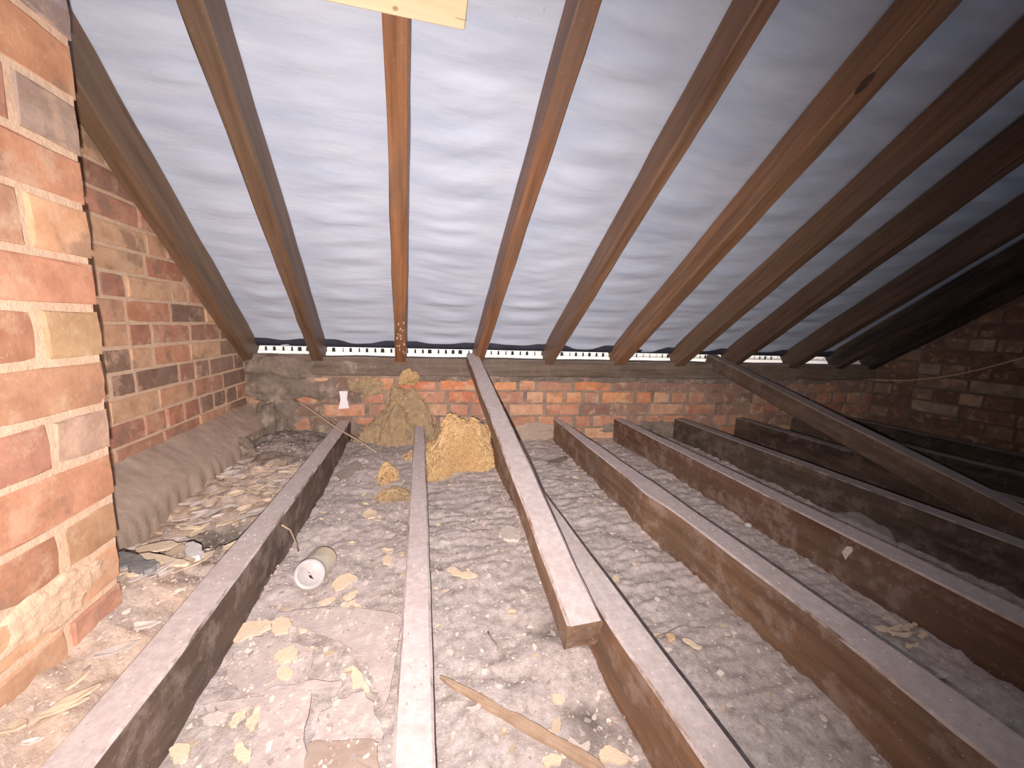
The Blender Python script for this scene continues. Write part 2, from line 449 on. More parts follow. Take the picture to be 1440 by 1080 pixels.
# sloping mortar fillet at its foot
vs_, fs = [], []; ny_, nu_ = 150, 18
for i in range(ny_+1):
    y = .74+(2.12-.74)*i/ny_
    edge = .15+.05*nz(y*4, 1.3)+.012*nz(y*25, 4)-(.05 if y > 1.75 else 0)
    for k in range(nu_+1):
        u = k/nu_
        x = XL-.004+u*(.17 if u < .7 else .17*(.7/u)+(edge-.119)*(u-.7)/.3/u*1.0)
        z = -.425 - .035*max(0, 1.2-y) - u*.115 - .02*u*u + .006*nz(x*12, y*9, 2) + .003*nz(x*40, y*36, 5)
        if u > .93: z -= (u-.93)/.07*.09
        vs_.append((x, y, z+OFF))
for i in range(ny_):
    for k in range(nu_):
        a = i*(nu_+1)+k; fs.append((a, a+1, a+nu_+2, a+nu_+1))
me = mesh('mortar_fillet', vs_, fs, M_fillet, True)
tag(obj('mortar_fillet', me, wl), 'sloping grey mortar fillet along the wall foot')

# ---- right gable (wall_right)
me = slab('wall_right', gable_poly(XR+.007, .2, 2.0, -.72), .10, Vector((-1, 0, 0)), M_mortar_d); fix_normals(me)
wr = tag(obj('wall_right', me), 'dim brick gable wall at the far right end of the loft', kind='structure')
rnd = random.Random(9)
for r in range(16):
    zc = .50-.0745*r; y = 1.78; header = r % 2 == 1
    while y > .55:
        L = (.102 if header else .214)*rnd.uniform(.94, 1.04)
        if roof_z(XR, y-.07, DR+.115) > zc:
            col = rnd.choice([(.22, .12, .085), (.25, .14, .10), (.19, .105, .075), (.28, .185, .14), (.18, .11, .085)])  # dimness of this end is darkened into the brick colours
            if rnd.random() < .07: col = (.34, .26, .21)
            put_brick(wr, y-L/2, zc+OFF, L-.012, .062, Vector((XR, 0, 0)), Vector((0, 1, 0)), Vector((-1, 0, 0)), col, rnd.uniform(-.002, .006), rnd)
        y -= L+.001

# ---- roof underlay (ceiling)
nu, nv = 250, 200; a0, a1, b0, b1 = -1.02, 3.10, -.75, 1.72
RA = [(-.880, -.822), (-.540, -.487), (-.127, -.071), (.287, .340), (.690, .738), (1.098, 1.166), (1.485, 1.545), (1.838, 1.895), (2.262, 2.322), (2.60, 2.66), (2.85, 2.905)]
mids = [(x+y)/2 for x, y in RA]
vs_, fs = [], []
for j in range(nv+1):
    b = b0+(b1-b0)*j/nv
    for i in range(nu+1):
        a = a0+(a1-a0)*i/nu
        dist = min(abs(a-m) for m in mids)
        sagk = min(1, max(0, (dist-.03)/.14)); sagk = sagk*sagk*(3-2*sagk)
        warp = nz(a*1.3, b*1.6, 4)*.10 + nz(a*4, b*2, 8)*.02
        und = math.sin((b+warp)*2*math.pi/.115)*.0026 + math.sin((b+warp*1.7+a*.05)*2*math.pi/.047+a)*.0010 + nz(a*.55, b*15, 1)*.0085 + nz(a*1.0, b*34, 7)*.0030
        h = sagk*(-.006+und) - .0005
        if b > 1.56: h -= (b-1.56)*.10
        vs_.append(roof(a, b, DR+RD+.004+h))
for j in range(nv):
    for i in range(nu):
        q = j*(nu+1)+i; fs.append((q, q+1, q+nu+2, q+nu+1))
me = mesh('ceiling', vs_, fs, M_membrane, True)
roof_o = tag(obj('ceiling', me), 'grey-blue roofing underlay sagging in soft folds over the rafters', kind='structure')
# dark turned edge of the underlay over the eaves gap
v_ = []; f_ = []; n = 180
for i in range(n+1):
    a = a0+(a1-a0)*i/n
    k = .004*nz(a*5, 2)
    for (bb, dd) in ((b1-.045+k*2, DR+RD-.010), (b1-.025+k, DR+RD-.022+k), (b1+.004+k, DR+RD-.024+k), (b1+.02, DR+RD-.01)): v_.append(roof(a, bb, dd))
for i in range(n):
    for k in range(3): q = i*4+k; f_.append((q, q+1, q+5, q+4))
me = mesh('underlay_edge', v_, f_, mat_simple('dark_underlay', (.035, .035, .05), (.06, .06, .085), 10, .6, 0), True)
tag(obj('underlay_edge', me, roof_o), 'dark turned-down lower edge')

# ---- wall plate
def place_beam(name, X, Yd, Z, org, L, wf, hf, mat, color, seed, **kw):
    v_, f_ = box_grid_beam(L, wf, hf, seed=seed, **kw)
    me = mesh(name, v_, f_, mat); fix_normals(me)
    return obj(name, me, None, color, frame(X, Yd, Z, org))
wp = place_beam('wall_plate', Vector((-wn.x*-1, -wn.y*-1, 0)) , wd, UP*1.0, wpt(XL+.006, -.178), (XR-XL-.012)*1.004, lambda t: (-.10, .004), lambda t: (-.100, -.002), M_joist, (.165, .125, .10, .25), 41, seg=60, ch=.006, jit=.002)
tag(wp, 'long rough timber wall plate on the brick eaves wall, carrying the rafter feet', 'beam')

# ---- fascia board and its vent comb outside the eaves
fo = .27
v_, f_ = [], []
def addbox(vs_, fs, o, dx, dy, dz):
    q = len(vs_)
    for s in ((0, 0, 0), (1, 0, 0), (1, 1, 0), (0, 1, 0), (0, 0, 1), (1, 0, 1), (1, 1, 1), (0, 1, 1)):
        vs_.append(o+dx*s[0]+dy*s[1]+dz*s[2])
    fs += [(q, q+3, q+2, q+1), (q+4, q+5, q+6, q+7), (q, q+1, q+5, q+4), (q+1, q+2, q+6, q+5), (q+2, q+3, q+7, q+6), (q+3, q, q+4, q+7)]
fasc = []
addbox(v_, f_, wpt(XL-.1, -.34, fo), wd*(XR-XL+.2), -wn*.018, UP*.165)
me = mesh('fascia_board', v_, f_, M_white); fix_normals(me)
fb = tag(obj('fascia_board', me), 'white fascia board showing through the gap above the wall plate', 'board')
v_, f_ = [], []; x = XL-.08; rnd = random.Random(3)
addbox(v_, f_, wpt(XL-.1, -.150, fo), wd*(XR-XL+.2), -wn*.018, UP*.014)
while x < XR:
    addbox(v_, f_, wpt(x, -.176, fo+.004), wd*rnd.uniform(.022, .040), -wn*.01, UP*.028); x += .046
me = mesh('vent_comb', v_, f_, M_white); fix_normals(me)
tag(obj('vent_comb', me, fb), 'white slotted vent strip along the top edge')
v_, f_ = [], []; addbox(v_, f_, wpt(XL-.1, -.178, fo+.016), wd*(XR-XL+.2), -wn*.004, UP*.055)
me = mesh('vent_gap_shade', v_, f_, M_dark); fix_normals(me); tag(obj('vent_gap_shade', me, fb), 'black strip painting the shade behind the vent slots')

# ================================================================== RAFTERS
rl = ['leftmost rafter, dark brown, tight against the left brick gable',
      'dark brown rafter with a pale scratched edge, second from the left wall',
      'reddish-brown rafter standing upright in the picture, its head behind the new pale board',
      'chestnut rafter with worn paler streaks whose foot meets the nearer loose strut',
      'brown rafter fifth from the left wall with orange lower arris',
      'rafter with a bright orange worn edge and a dark knot, sixth from the left wall',
      'plain brown rafter seventh from the left wall, crossing the right edge of the picture',
      'dark rafter eighth from the left, its foot beside the right-hand loose strut',
      'shadowed rafter third from the right gable',
      'near-black rafter second from the right gable',
      'last rafter, black in shadow against the right brick gable']
rc = [(.17, .105, .065), (.155, .095, .06), (.30, .140, .066), (.25, .125, .07), (.215, .122, .075), (.27, .145, .08), (.19, .11, .068), (.13, .08, .055), (.10, .065, .05), (.05, .035, .03), (.035, .025, .022)]  # last tones carry the shadow by the right gable in the wood colour
for i, (lo, hi) in enumerate(RA):
    bt = 1.745
    wv = .5*(hi-lo)
    L = bt+.72
    dp = RD-.002
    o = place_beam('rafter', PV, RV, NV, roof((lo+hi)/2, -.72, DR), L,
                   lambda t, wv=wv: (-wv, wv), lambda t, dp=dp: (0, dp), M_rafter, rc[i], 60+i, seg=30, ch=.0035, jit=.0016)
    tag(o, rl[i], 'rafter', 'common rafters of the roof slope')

# new pale board across the rafter undersides
th = .024; dB = DR-.002-th
Bi = np.array([Ev, Rv, Nv]).T
def ab(p, d):
    r = MW @ _cr(p); r = r*(d/(r@Nv)); s = np.linalg.solve(Bi, r); return s[0], s[1]
pA, pB, pC = ab((452, 0), dB), ab((653, 43), dB), ab((658, 0), dB)
sl = (pB[1]-pA[1])/(pB[0]-pA[0])
cx = (pC[0]-pB[0])/(pC[1]-pB[1])
wid = .145; a_l = -.96+.13
def bp(a, b, d): return roof(a, b, d)
cen = roof((a_l+pB[0])/2, pB[1]-wid/2, dB)
cor = [(a_l, pB[1]+sl*(a_l-pB[0])), (pB[0], pB[1]), (pB[0]-cx*wid, pB[1]-wid), (a_l, pB[1]+sl*(a_l-pB[0])-wid)]
v_, f_ = [], []
for d_ in (dB, dB+th):
    for a, b in cor:
        q = roof(a, b, d_)-cen; v_.append((q.dot(PV), q.dot(RV), q.dot(NV)))
f_ = [(0, 1, 2, 3), (7, 6, 5, 4), (0, 4, 5, 1), (1, 5, 6, 2), (2, 6, 7, 3), (3, 7, 4, 0)]
me = mesh('batten_board', v_, f_, M_newwood); 
bm = bmesh.new(); bm.from_mesh(me); bmesh.ops.recalc_face_normals(bm, faces=bm.faces); bmesh.ops.bevel(bm, geom=bm.edges[:], offset=.0015, segments=1, affect='EDGES'); bm.to_mesh(me); bm.free()
bo = obj('board', me, None, None, frame(PV, RV, NV, cen))
tag(bo, 'new pale yellow sawn board nailed across the rafter undersides at the top', 'board')
# knot and split on the board
def disc(name, p, r1, r2, mat, parent, label, ang=0):
    c = roof(*ab(p, dB-.0006), dB-.0006); v_ = [c]; f_ = []
    for k in range(12):
        t = 2*math.pi*k/12; q = EV*(math.cos(t)*r1)+RV*(math.sin(t)*r2)
        q = Matrix.Rotation(ang, 3, NV) @ q; v_.append(c+q)
    for k in range(12): f_.append((0, 1+k, 1+(k+1) % 12))
    m_ = mesh(name, [x-0*NV for x in v_], f_, mat)
    return tag(obj(name, m_, parent), label)
M_knot = mat_simple('knot', (.42, .27, .13), (.55, .38, .2), 90, .7, 0)
disc('knot', (556, 12), .006, .004, M_knot, bo, 'small brown knot')
disc('split', (648, 27), .013, .0011, M_knot, bo, 'short dark split near the sawn end', .12)

# ================================================================== JOISTS
def interp(tab):
    def f(y):
        if y <= tab[0][0]: return tab[0][1]
        for (ya, va), (yb, vb) in zip(tab, tab[1:]):
            if y <= yb: return va+(vb-va)*(y-ya)/(yb-ya)
        return tab[-1][1]
    return f
def joist(xL, xR, label, col, seed, y0=-.45, y1=None, ztop=-.52, zbot=-.695, ztf=None):
    xm = (xR(1.0)+xL(1.0))/2
    y1 = y1 or (D+A*xm-.004)
    L = y1-y0
    wf = lambda t: (xL(y0+t*L)-xm, xR(y0+t*L)-xm)
    hf = lambda t: (zbot-ztop, (ztf(y0+t*L) if ztf else 0)*1.0)
    o = place_beam('joist', Vector((1, 0, 0)), Vector((0, 1, 0)), UP, Vector((xm, y0, ztop+OFF)), L, wf, hf, M_joist, col, seed, seg=64, ch=.004, jit=.0010)
    return tag(o, label, 'joist', 'ceiling joists')
K = lambda v: (lambda y: v)
joist(interp([(.4, -.437), (1.25, -.428), (2.1, -.428)]), interp([(.4, -.377), (.7, -.367), (1.3, -.366), (2.1, -.368)]), 'dusty joist nearest the chimney breast, running from the bottom left corner', (.125, .092, .078), 71)
joist(K(-.037), K(.014), 'dusty joist that runs straight up the middle into the straw', (.15, .105, .085), 72)
joist(interp([(.29, .333), (.5, .323), (2.1, .325)]), interp([(.29, .388), (.6, .384), (2.1, .375)]), 'third joist from the left, beside the foot of the nearer loose strut', (.25, .145, .09), 73)
joist(interp([(.26, .693), (.45, .712), (.9, .716), (1.0, .70), (1.16, .715), (1.3, .718), (1.95, .745)]), interp([(.2, .778), (.7, .780), (1.9, .785)]), 'thick waney joist fourth from the left, with a scarred brown side', (.215, .13, .085), 74,
      ztf=interp([(0, 0), (.9, 0), (1.05, .004), (1.15, .0), (1.9, .0)]))
joist(interp([(.36, 1.085), (1.0, 1.098), (2, 1.115)]), interp([(.39, 1.155), (.8, 1.16), (1.95, 1.168)]), 'reddish-brown joist fifth from the left, with a scrap stuck on its side', (.15, .085, .06, .85), 75)
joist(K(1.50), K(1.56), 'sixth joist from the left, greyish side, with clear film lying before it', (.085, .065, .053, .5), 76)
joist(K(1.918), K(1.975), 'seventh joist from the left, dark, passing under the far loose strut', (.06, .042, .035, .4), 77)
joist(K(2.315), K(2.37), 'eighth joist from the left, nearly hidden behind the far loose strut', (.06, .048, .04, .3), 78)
joist(K(2.71), K(2.77), 'last joist, in deep shadow beside the right brick gable', (.06, .048, .04, .3), 79)  # deep shadow is put into this dark wood colour

# ================================================================== LOOSE STRUTS
def strut(x0, x1, yt, zt, yb, zb, dep, label, col, seed, dep2=None):
    top = Vector((0, yt, zt)); bot = Vector((0, yb, zb)); dv = (bot-top); L = dv.length; dv.normalize()
    Xd = Vector((1, 0, 0)); Zd = Xd.cross(dv)
    if Zd.z < 0: Zd = -Zd
    org = Vector(((x0+x1)/2, yt, zt+OFF)); hw = (x1-x0)/2
    d2 = dep2 or dep
    v_, f_ = box_grid_beam(L, lambda t: (-hw, hw), lambda t: (-(dep+(d2-dep)*t), 0), seed=seed, seg=40, ch=.005, jit=.0012)
    me = mesh('strut', v_, f_, M_joist); fix_normals(me)
    o = obj('strut', me, None, col, frame(Xd, dv, Zd, org))
    return tag(o, label, 'strut')
strut(.238, .303, 2.0, -.150, .515, -.497, .052, 'dusty loose timber strut leaning from the wall plate down against the third joist', (.27, .17, .11), 91, .062)
strut(1.715, 1.782, 1.93, -.132, .42, -.555, .072, 'dim loose timber strut lying from the wall plate across the joists on the right', (.12, .085, .065, .35), 92, .10)

# ================================================================== DUST BED
CRN = Vector((-.62, 1.95, 0))
hole = on_z((318, 752), -.59)
def bay_raise(x):                                     # the bay under the chimney is filled nearly to joist height
    t = max(0, min(1, (-.40-x)/.03)); return t
def debris_z(x, y, rid=True):
    z = -.648 + .010*nz(x*3, y*3, 1) + .011*nz(x*9, y*9, 2) + .006*nz(x*26, y*26, 3) + .0035*nz(x*70, y*70, 4)
    if -.42 < x < .33:
        z += .012*max(0, nz(x*6, y*8, 9)) + .006
        if y > 1.5: z += .03*min(1, (y-1.5)/.4)
    if rid and x > -.02:
        k = 1.0 if x > .33 else max(0, min(1, (y-.75)/.3))
        ph = nz(x*7, y*6, 6)*1.8 + nz(x*2, y, 16)*1.2
        s = math.sin(y*2*math.pi/.034+ph*2.2)
        z += k*.0050*max(0, s)**1.5*max(0, .1+1.5*max(0, nz(x*13, y*15, 12)+.12)) + k*.005*nz(x*9, y*48, 14)
    if x < -.40:
        r = max(0, min(1, (1.15-y)/.4)); f = .055 + .055*r
        z += max(0, min(1, (-.43-x)/.08))*.062*max(0, min(1, (1.0-y)/.25))
        z += bay_raise(x)*(f + .018*nz(x*16, y*16, 21) + .010*nz(x*34, y*34, 22))
        if y > 1.55: z += .05*math.exp(-((x+.66)**2/.02+(y-1.9)**2/.05))
        q = math.exp(-(((x-hole.x)/.10)**2+((y-hole.y)/.075)**2)*1.1); z -= .06*q
    # dished hole in the bay right of the middle joist
    z -= .018*math.exp(-(((x-.17)/.035)**2+((y-.575)/.02)**2))
    return z
gx = np.arange(XL-.02, XR+.03, .0082); gy = np.concatenate([np.arange(-.45, .2, .02), np.arange(.2, 1.2, .0068), np.arange(1.2, 2.2, .0085)])
vs_, fs, stain_shade = [], [], []
for y in gy:
    for x in gx:
        vs_.append((x, y, debris_z(x, y)+OFF))
        s1 = max(0, min(1, (-.41-x)/.02))*max(0, min(1, .9+.8*nz(x*9, y*9, 31)))*max(0, min(1, (1.95-y)/.5))
        s2 = 0
        if x < -.40: s2 = 1.25*math.exp(-(((x-hole.x)/.105)**2+((y-hole.y)/.085)**2)**1.5)+max(0, min(.85, (y-1.55)*2.0+nz(x*8, y*8, 33)*.7))  # hollow's shade painted dark, plus soot toward the far corner
        elif x < 0: s2 = max(0, min(.45, (y-1.6)*1.5+nz(x*8, y*8, 34)*.5))
        if .2 < x < .34 and y < .75: s2 = max(s2, max(0, min(.8, nz(x*14, y*10, 35)*2+.1))*max(0, 1-abs(x-.27)/.06))
        stain_shade.append((max(0, min(1, s1)), max(0, min(1, s2)), 0, 1))
nx_ = len(gx)
for j in range(len(gy)-1):
    for i in range(nx_-1):
        a = j*nx_+i; fs.append((a, a+1, a+nx_+1, a+nx_))
me = mesh('dust_bed', vs_, fs, M_debris, True)
at = me.color_attributes.new('stain_shade', 'FLOAT_COLOR', 'POINT'); at.data.foreach_set('color', [c for s in stain_shade for c in s])
tag(obj('dust_bed', me), 'thick pinkish-grey bed of dust and lath plaster filling the bays between joists', 'dust', kind='stuff')

# crumbs: too many to count
BAYS = [(-.70, -.44, 1.7), (-.362, -.04, 1.3), (.018, .32, 1.0), (.39, .70, .7), (.785, 1.09, .45), (1.17, 1.49, .25), (1.57, 1.91, .15)]
rnd = random.Random(21); vs_, fs = [], []
def crumb(c, r, th, rnd, vs_, fs, el=1.0):
    n = rnd.choice((4, 5, 6)); q = len(vs_); a0_ = rnd.random()*6.3; rot = rnd.random()*3.14
    tilt = Vector((rnd.uniform(-.22, .22), rnd.uniform(-.22, .22), 1)).normalized()
    t1 = tilt.cross(Vector((math.cos(rot), math.sin(rot), 0))).normalized(); t2 = tilt.cross(t1)
    for k in range(n):
        t = a0_+6.2832*k/n; rr = r*rnd.uniform(.6, 1.15)
        vs_.append(c+t1*(math.cos(t)*rr*el)+t2*(math.sin(t)*rr/el)+tilt*th)
    for k in range(n): vs_.append(vs_[q+k]-tilt*th*1.8)
    fs.append(tuple(range(q, q+n)))
    for k in range(n): p = (k+1) % n; fs.append((q+k, q+n+k, q+n+p, q+p))
for x0, x1, dens in BAYS:
    for k in range(int(2600*dens)):
        x = rnd.uniform(x0, x1); y = .22+1.75*rnd.random()**1.35
        big = rnd.random() < .08
        r = rnd.uniform(.0012, .0032) if not big else rnd.uniform(.004, .008)
        c = Vector((x, y, debris_z(x, y)+OFF+r*.08))
        crumb(c, r, r*.2, rnd, vs_, fs, rnd.uniform(1.0, 1.5))
for k in range(900):           # specks lying on joist tops and against the joist sides
    xb = rnd.choice((-.40, -.012, .355, .75, 1.13, -.35, .31, .30))
    x = xb+rnd.uniform(-.02, .02); y = .25+1.5*rnd.random()
    onj = xb in (-.40, -.012, .355, .75, 1.13)
    z = -.519 if onj else debris_z(x, y)+.004
    crumb(Vector((x, y, z+OFF)), rnd.uniform(.0010, .0024) if onj else rnd.uniform(.002, .006), .0008, rnd, vs_, fs)
me = mesh('plaster_crumbs', vs_, fs, M_chip)
tag(obj('plaster_crumbs', me), 'scatter of pale plaster crumbs and specks over the dusty bays', 'rubble', kind='stuff')

# shards of plaster and splintered lath in the bay by the chimney
rnd = random.Random(33)
shard_meshes = []
for k in range(8):
    n = 7; Ls = 1.0; v_, f_ = [], []
    pts = []
    for i in range(n):
        t = 6.2832*i/n; pts.append(Vector((math.cos(t)*.5*rnd.uniform(.75, 1.1), math.sin(t)*.5*rnd.uniform(.6, 1.15), 0)))
    v_, f_ = flat_piece(pts, .06, UP, rnd.uniform(-.04, .12), k)
    m_ = mesh('plaster_shard', v_, f_, [M_flake, M_flake_p, M_peach][k % 3] if k != 4 else M_chip); fix_normals(m_); shard_meshes.append(m_)
def clear_hole(x, y): return ((x-hole.x)/.10)**2+((y-hole.y)/.08)**2 > 1
cnt = 0
while cnt < 150:
    x = rnd.uniform(-.72, -.445); y = .33+1.3*rnd.random()**1.35
    if x < -.48 and y < .73: continue
    if not clear_hole(x, y): continue
    ln = rnd.uniform(.02, .06) if rnd.random() < .75 else rnd.uniform(.05, .085)
    Mx = Matrix.Translation((x, y, debris_z(x, y)+OFF+.003)) @ Matrix.Rotation(rnd.gauss(.5, .6), 4, 'Z') @ Matrix.Rotation(rnd.uniform(-.28, .28), 4, 'X') @ Matrix.Rotation(rnd.uniform(-.22, .22), 4, 'Y') @ Matrix.Diagonal((ln, ln*rnd.uniform(.25, .55), rnd.uniform(.03, .07), 1))
    o = obj('plaster_shard', rnd.choice(shard_meshes[:]), None, None, Mx)
    tag(o, 'broken shard of plaster in the rubble between the brickwork and the first joist', 'shard', 'shards in the bay below the chimney breast')
    cnt += 1
# smaller loose flakes in the open bays
for grp, x0, x1, y0, y1, nn, lab in (
        ('flakes between the first and middle joists', -.355, -.045, .30, 1.6, 60, 'small pale plaster flake on the dust between the first joist and the middle joist'),
        ('flakes between the middle and third joists', .022, .23, .33, 1.6, 34, 'small pale plaster flake on the dust between the middle joist and the near strut'),
        ('flakes between the third and fourth joists', .40, .69, .33, 1.7, 26, 'small pale plaster flake on the dust between the third and fourth joists'),
        ('flakes between the fourth and fifth joists', .79, 1.08, .40, 1.7, 12, 'small pale plaster flake on the dust between the fourth and fifth joists')):
    for k in range(nn):
        x = rnd.uniform(x0, x1); y = y0+(y1-y0)*rnd.random()**1.5; ln = rnd.uniform(.012, .032)
        Mx = Matrix.Translation((x, y, debris_z(x, y)+OFF+.002)) @ Matrix.Rotation(rnd.uniform(-.7, .9), 4, 'Z') @ Matrix.Rotation(rnd.uniform(-.15, .15), 4, 'X') @ Matrix.Rotation(rnd.uniform(-.15, .15), 4, 'Y') @ Matrix.Diagonal((ln, ln*rnd.uniform(.35, .8), .03, 1))
        tag(obj('plaster_flake', rnd.choice(shard_meshes[:2]+shard_meshes[3:4]+shard_meshes[6:8]), None, None, Mx), lab, 'flake', grp)

# ---- pieces placed one by one: outlines given where they lie on the dust
def rough(pts, seed, amt=.10, n=4):
    rnd = random.Random(seed*7+1); out = []
    L = len(pts)
    for i in range(L):
        p0, p1, p2, p3 = pts[i-1], pts[i], pts[(i+1) % L], pts[(i+2) % L]
        e = (p2-p1); l = e.length; nrm = Vector((-e.y, e.x, 0)).normalized() if l > 1e-6 else Vector((1, 0, 0))
        for k in range(n):
            t = k/n; cr = .5*((2*p1)+(p2-p0)*t+(2*p0-5*p1+4*p2-p3)*t*t+(3*p1-p0-3*p2+p3)*t**3)
            q = (p1.lerp(p2, t)*.55+cr*.45)
            out.append(q+nrm*rnd.uniform(-1, 1)*min(l*amt, .0045)*(1 if k else .5))
    return out
SHEETS = []
def lying(name, px, th, mat, label, cat, zz=None, curl=0.0, group=None, seed=0, lift=.004):
    zz = zz if zz is not None else -.638
    pts = [on_z(p, zz) for p in px]
    c = sum(pts, Vector())/len(pts)
    zb = max(debris_z(c.x, c.y), max(debris_z(p.x, p.y) for p in pts)-.006)
    pts = rough([Vector((p.x-c.x, p.y-c.y, 0)) for p in pts], seed, .03 if name in ('curved_sheet', 'rubble_board', 'lath') else .10)
    if cat in ('sheet', 'board', 'slab'): SHEETS.append(([(p.x+c.x, p.y+c.y) for p in pts], zb+lift+th))
    v_, f_ = flat_piece(pts, th, UP, curl, seed)
    me = mesh(name, v_, f_, mat); fix_normals(me)
    o = obj(name, me, None, None, Matrix.Translation((c.x, c.y, zb+OFF+lift)))
    return tag(o, label, cat, group)
lying('plaster_flake', [(324, 893), (330, 885), (350, 876), (380, 875), (381, 885), (360, 895), (330, 905)], .004, M_flake, 'long cream plaster flake beside the curved sheet, nearer the first joist', 'flake', seed=1)
lying('plaster_flake', [(381, 879), (398, 869), (410, 880), (405, 893), (388, 896)], .004, M_flake, 'rounded cream plaster flake against the left tip of the curved sheet', 'flake', seed=2)
lying('plaster_flake', [(385, 925), (394, 917), (414, 911), (419, 928), (412, 934), (390, 932)], .004, M_flake, 'square cream flake lying on the rubble inside the curved sheet', 'flake', seed=3, lift=.009)
lying('plaster_flake', [(390, 942), (405, 938), (412, 950), (404, 960), (390, 955)], .004, M_flake, 'dull tan flake just below the square cream flake', 'flake', seed=4, lift=.009)
lying('plaster_flake', [(422, 880), (428, 878), (433, 892), (422, 897)], .003, M_flake, 'little triangular cream flake at the top of the curved sheet', 'flake', seed=5, lift=.012)
lying('plaster_flake', [(497, 943), (504, 950), (521, 977), (515, 980), (507, 972), (496, 975)], .004, M_flake, 'bright forked yellow flake near the middle joist', 'flake', seed=6, lift=.013)
lying('plaster_flake', [(322, 1024), (336, 1000), (352, 984), (355, 996), (340, 1015), (328, 1028)], .005, M_flake, 'long upright cream splinter left of the narrow plank', 'flake', seed=7, curl=.004)
lying('plaster_flake', [(345, 1022), (362, 998), (375, 983), (373, 996), (358, 1030), (350, 1032)], .005, M_flake, 'cream splinter lying against the narrow plank', 'flake', seed=8, curl=.004)
lying('plaster_flake', [(283, 1018), (300, 1010), (322, 1009), (318, 1020), (290, 1026)], .004, M_flake_p, 'whitish flake at the foot of the first joist near the bottom', 'flake', seed=9)
lying('plaster_flake', [(440, 1046), (452, 1028), (460, 1026), (456, 1042), (444, 1049)], .004, M_flake, 'small oblong cream flake on the board near the bottom', 'flake', seed=10, lift=.013)
lying('plaster_flake', [(330, 1062), (340, 1052), (354, 1066), (352, 1080), (334, 1080)], .005, M_flake, 'cream lump cut by the bottom edge of the picture', 'flake', seed=11)
lying('plaster_flake', [(238, 1060), (252, 1050), (268, 1056), (262, 1074), (244, 1078)], .006, M_flake, 'crumbling yellowish lump in the bottom left of the bay', 'flake', seed=12)
lying('plaster_flake', [(468, 822), (478, 812), (492, 808), (503, 818), (490, 822), (484, 830), (472, 832)], .003, M_flake, 'ragged yellow flake just right of the tin', 'flake', seed=13)
lying('plaster_flake', [(448, 846), (460, 840), (472, 839), (465, 846), (452, 850)], .003, M_flake, 'slim cream flake below the tin', 'flake', seed=14)
lying('plaster_flake', [(482, 845), (494, 837), (504, 834), (500, 842), (487, 849)], .003, M_flake, 'slim cream flake, right of the slim one below the tin', 'flake', seed=15)
lying('plaster_flake', [(482, 855), (492, 848), (501, 847), (498, 856), (488, 861)], .003, M_flake, 'blunt cream flake just above the curved sheet', 'flake', seed=16)
lying('plaster_flake', [(537, 787), (545, 783), (554, 786), (548, 795), (539, 794)], .004, M_flake, 'rounded cream flake close to the middle joist, right of the tin', 'flake', seed=17)
lying('plaster_flake', [(510, 726), (517, 719), (529, 721), (529, 729), (518, 732)], .004, M_flake, 'cup-shaped tan plaster piece beyond the tin', 'flake', seed=18, curl=.004)
lying('plaster_flake', [(628, 803), (638, 800), (646, 808), (660, 806), (672, 812), (660, 816), (640, 812)], .003, M_flake, 'forked cream flake just right of the middle joist', 'flake', seed=19)
lying('plaster_flake', [(778, 870), (786, 872), (797, 895), (792, 898), (782, 885)], .003, M_flake, 'narrow cream flake standing at the foot of the near strut', 'flake', seed=20, lift=.012)
lying('plaster_flake', [(776, 980), (786, 976), (796, 982), (792, 990), (780, 990)], .003, M_flake, 'small cream flake with dark specks, between the lath and the third joist', 'flake', seed=21)
lying('plaster_flake', [(800, 1040), (812, 1052), (826, 1056), (830, 1046), (829, 1060), (812, 1062), (800, 1056)], .003, M_flake_p, 'pale L-shaped flake right of the lath', 'flake', seed=22)
lying('plaster_flake', [(842, 1068), (850, 1058), (866, 1062), (890, 1078), (870, 1084), (845, 1080)], .004, M_flake, 'large cream flake cut by the bottom edge beside the third joist', 'flake', seed=23)
lying('plaster_flake', [(762, 1072), (775, 1064), (790, 1068), (788, 1080), (766, 1082)], .004, M_flake, 'cream flake touching the lath at the bottom edge', 'flake', seed=24)
lying('plaster_flake', [(660, 1006), (672, 998), (681, 997), (672, 1005), (662, 1010)], .003, M_flake_p, 'thin pale flake on the near side of the lath', 'flake', seed=25)
lying('plaster_flake', [(959, 903), (964, 902), (986, 914), (984, 917), (972, 913)], .004, M_flake, 'thin cream splinter between the third and fourth joists', 'flake', seed=26)
lying('plaster_flake', [(936, 896), (944, 894), (949, 900), (942, 904)], .005, mat_simple('tan_chip', (.62, .38, .22), (.75, .5, .32), 60, .8, 0), 'little tan block beside the thin cream splinter', 'chip', seed=27)
for k, px in enumerate(([(1230, 886), (1240, 884), (1252, 888), (1268, 882), (1264, 888), (1250, 892), (1236, 890)], [(1248, 892), (1262, 896), (1284, 895), (1278, 900), (1256, 899)], [(1262, 884), (1284, 878), (1290, 872), (1291, 874), (1284, 882), (1268, 887)], [(1290, 895), (1297, 889), (1305, 896), (1298, 899)], [(1272, 910), (1290, 906), (1292, 909), (1278, 914)])):
    lying('plaster_flake', px, .003, M_flake, ['wavy cream flake, leftmost of the little heap between fourth and fifth joists', 'long cream flake lowest in the little heap between fourth and fifth joists', 'cream flake with a raised tail in the heap between fourth and fifth joists', 'rightmost white flake of the heap between fourth and fifth joists', 'dull flake just below the heap between fourth and fifth joists'][k], 'flake', seed=30+k, lift=.006)
lying('plaster_flake', [(1314, 947), (1322, 944), (1338, 947), (1328, 950)], .003, M_flake_p, 'slim pale flake nearer than the heap between fourth and fifth joists', 'flake', seed=41)
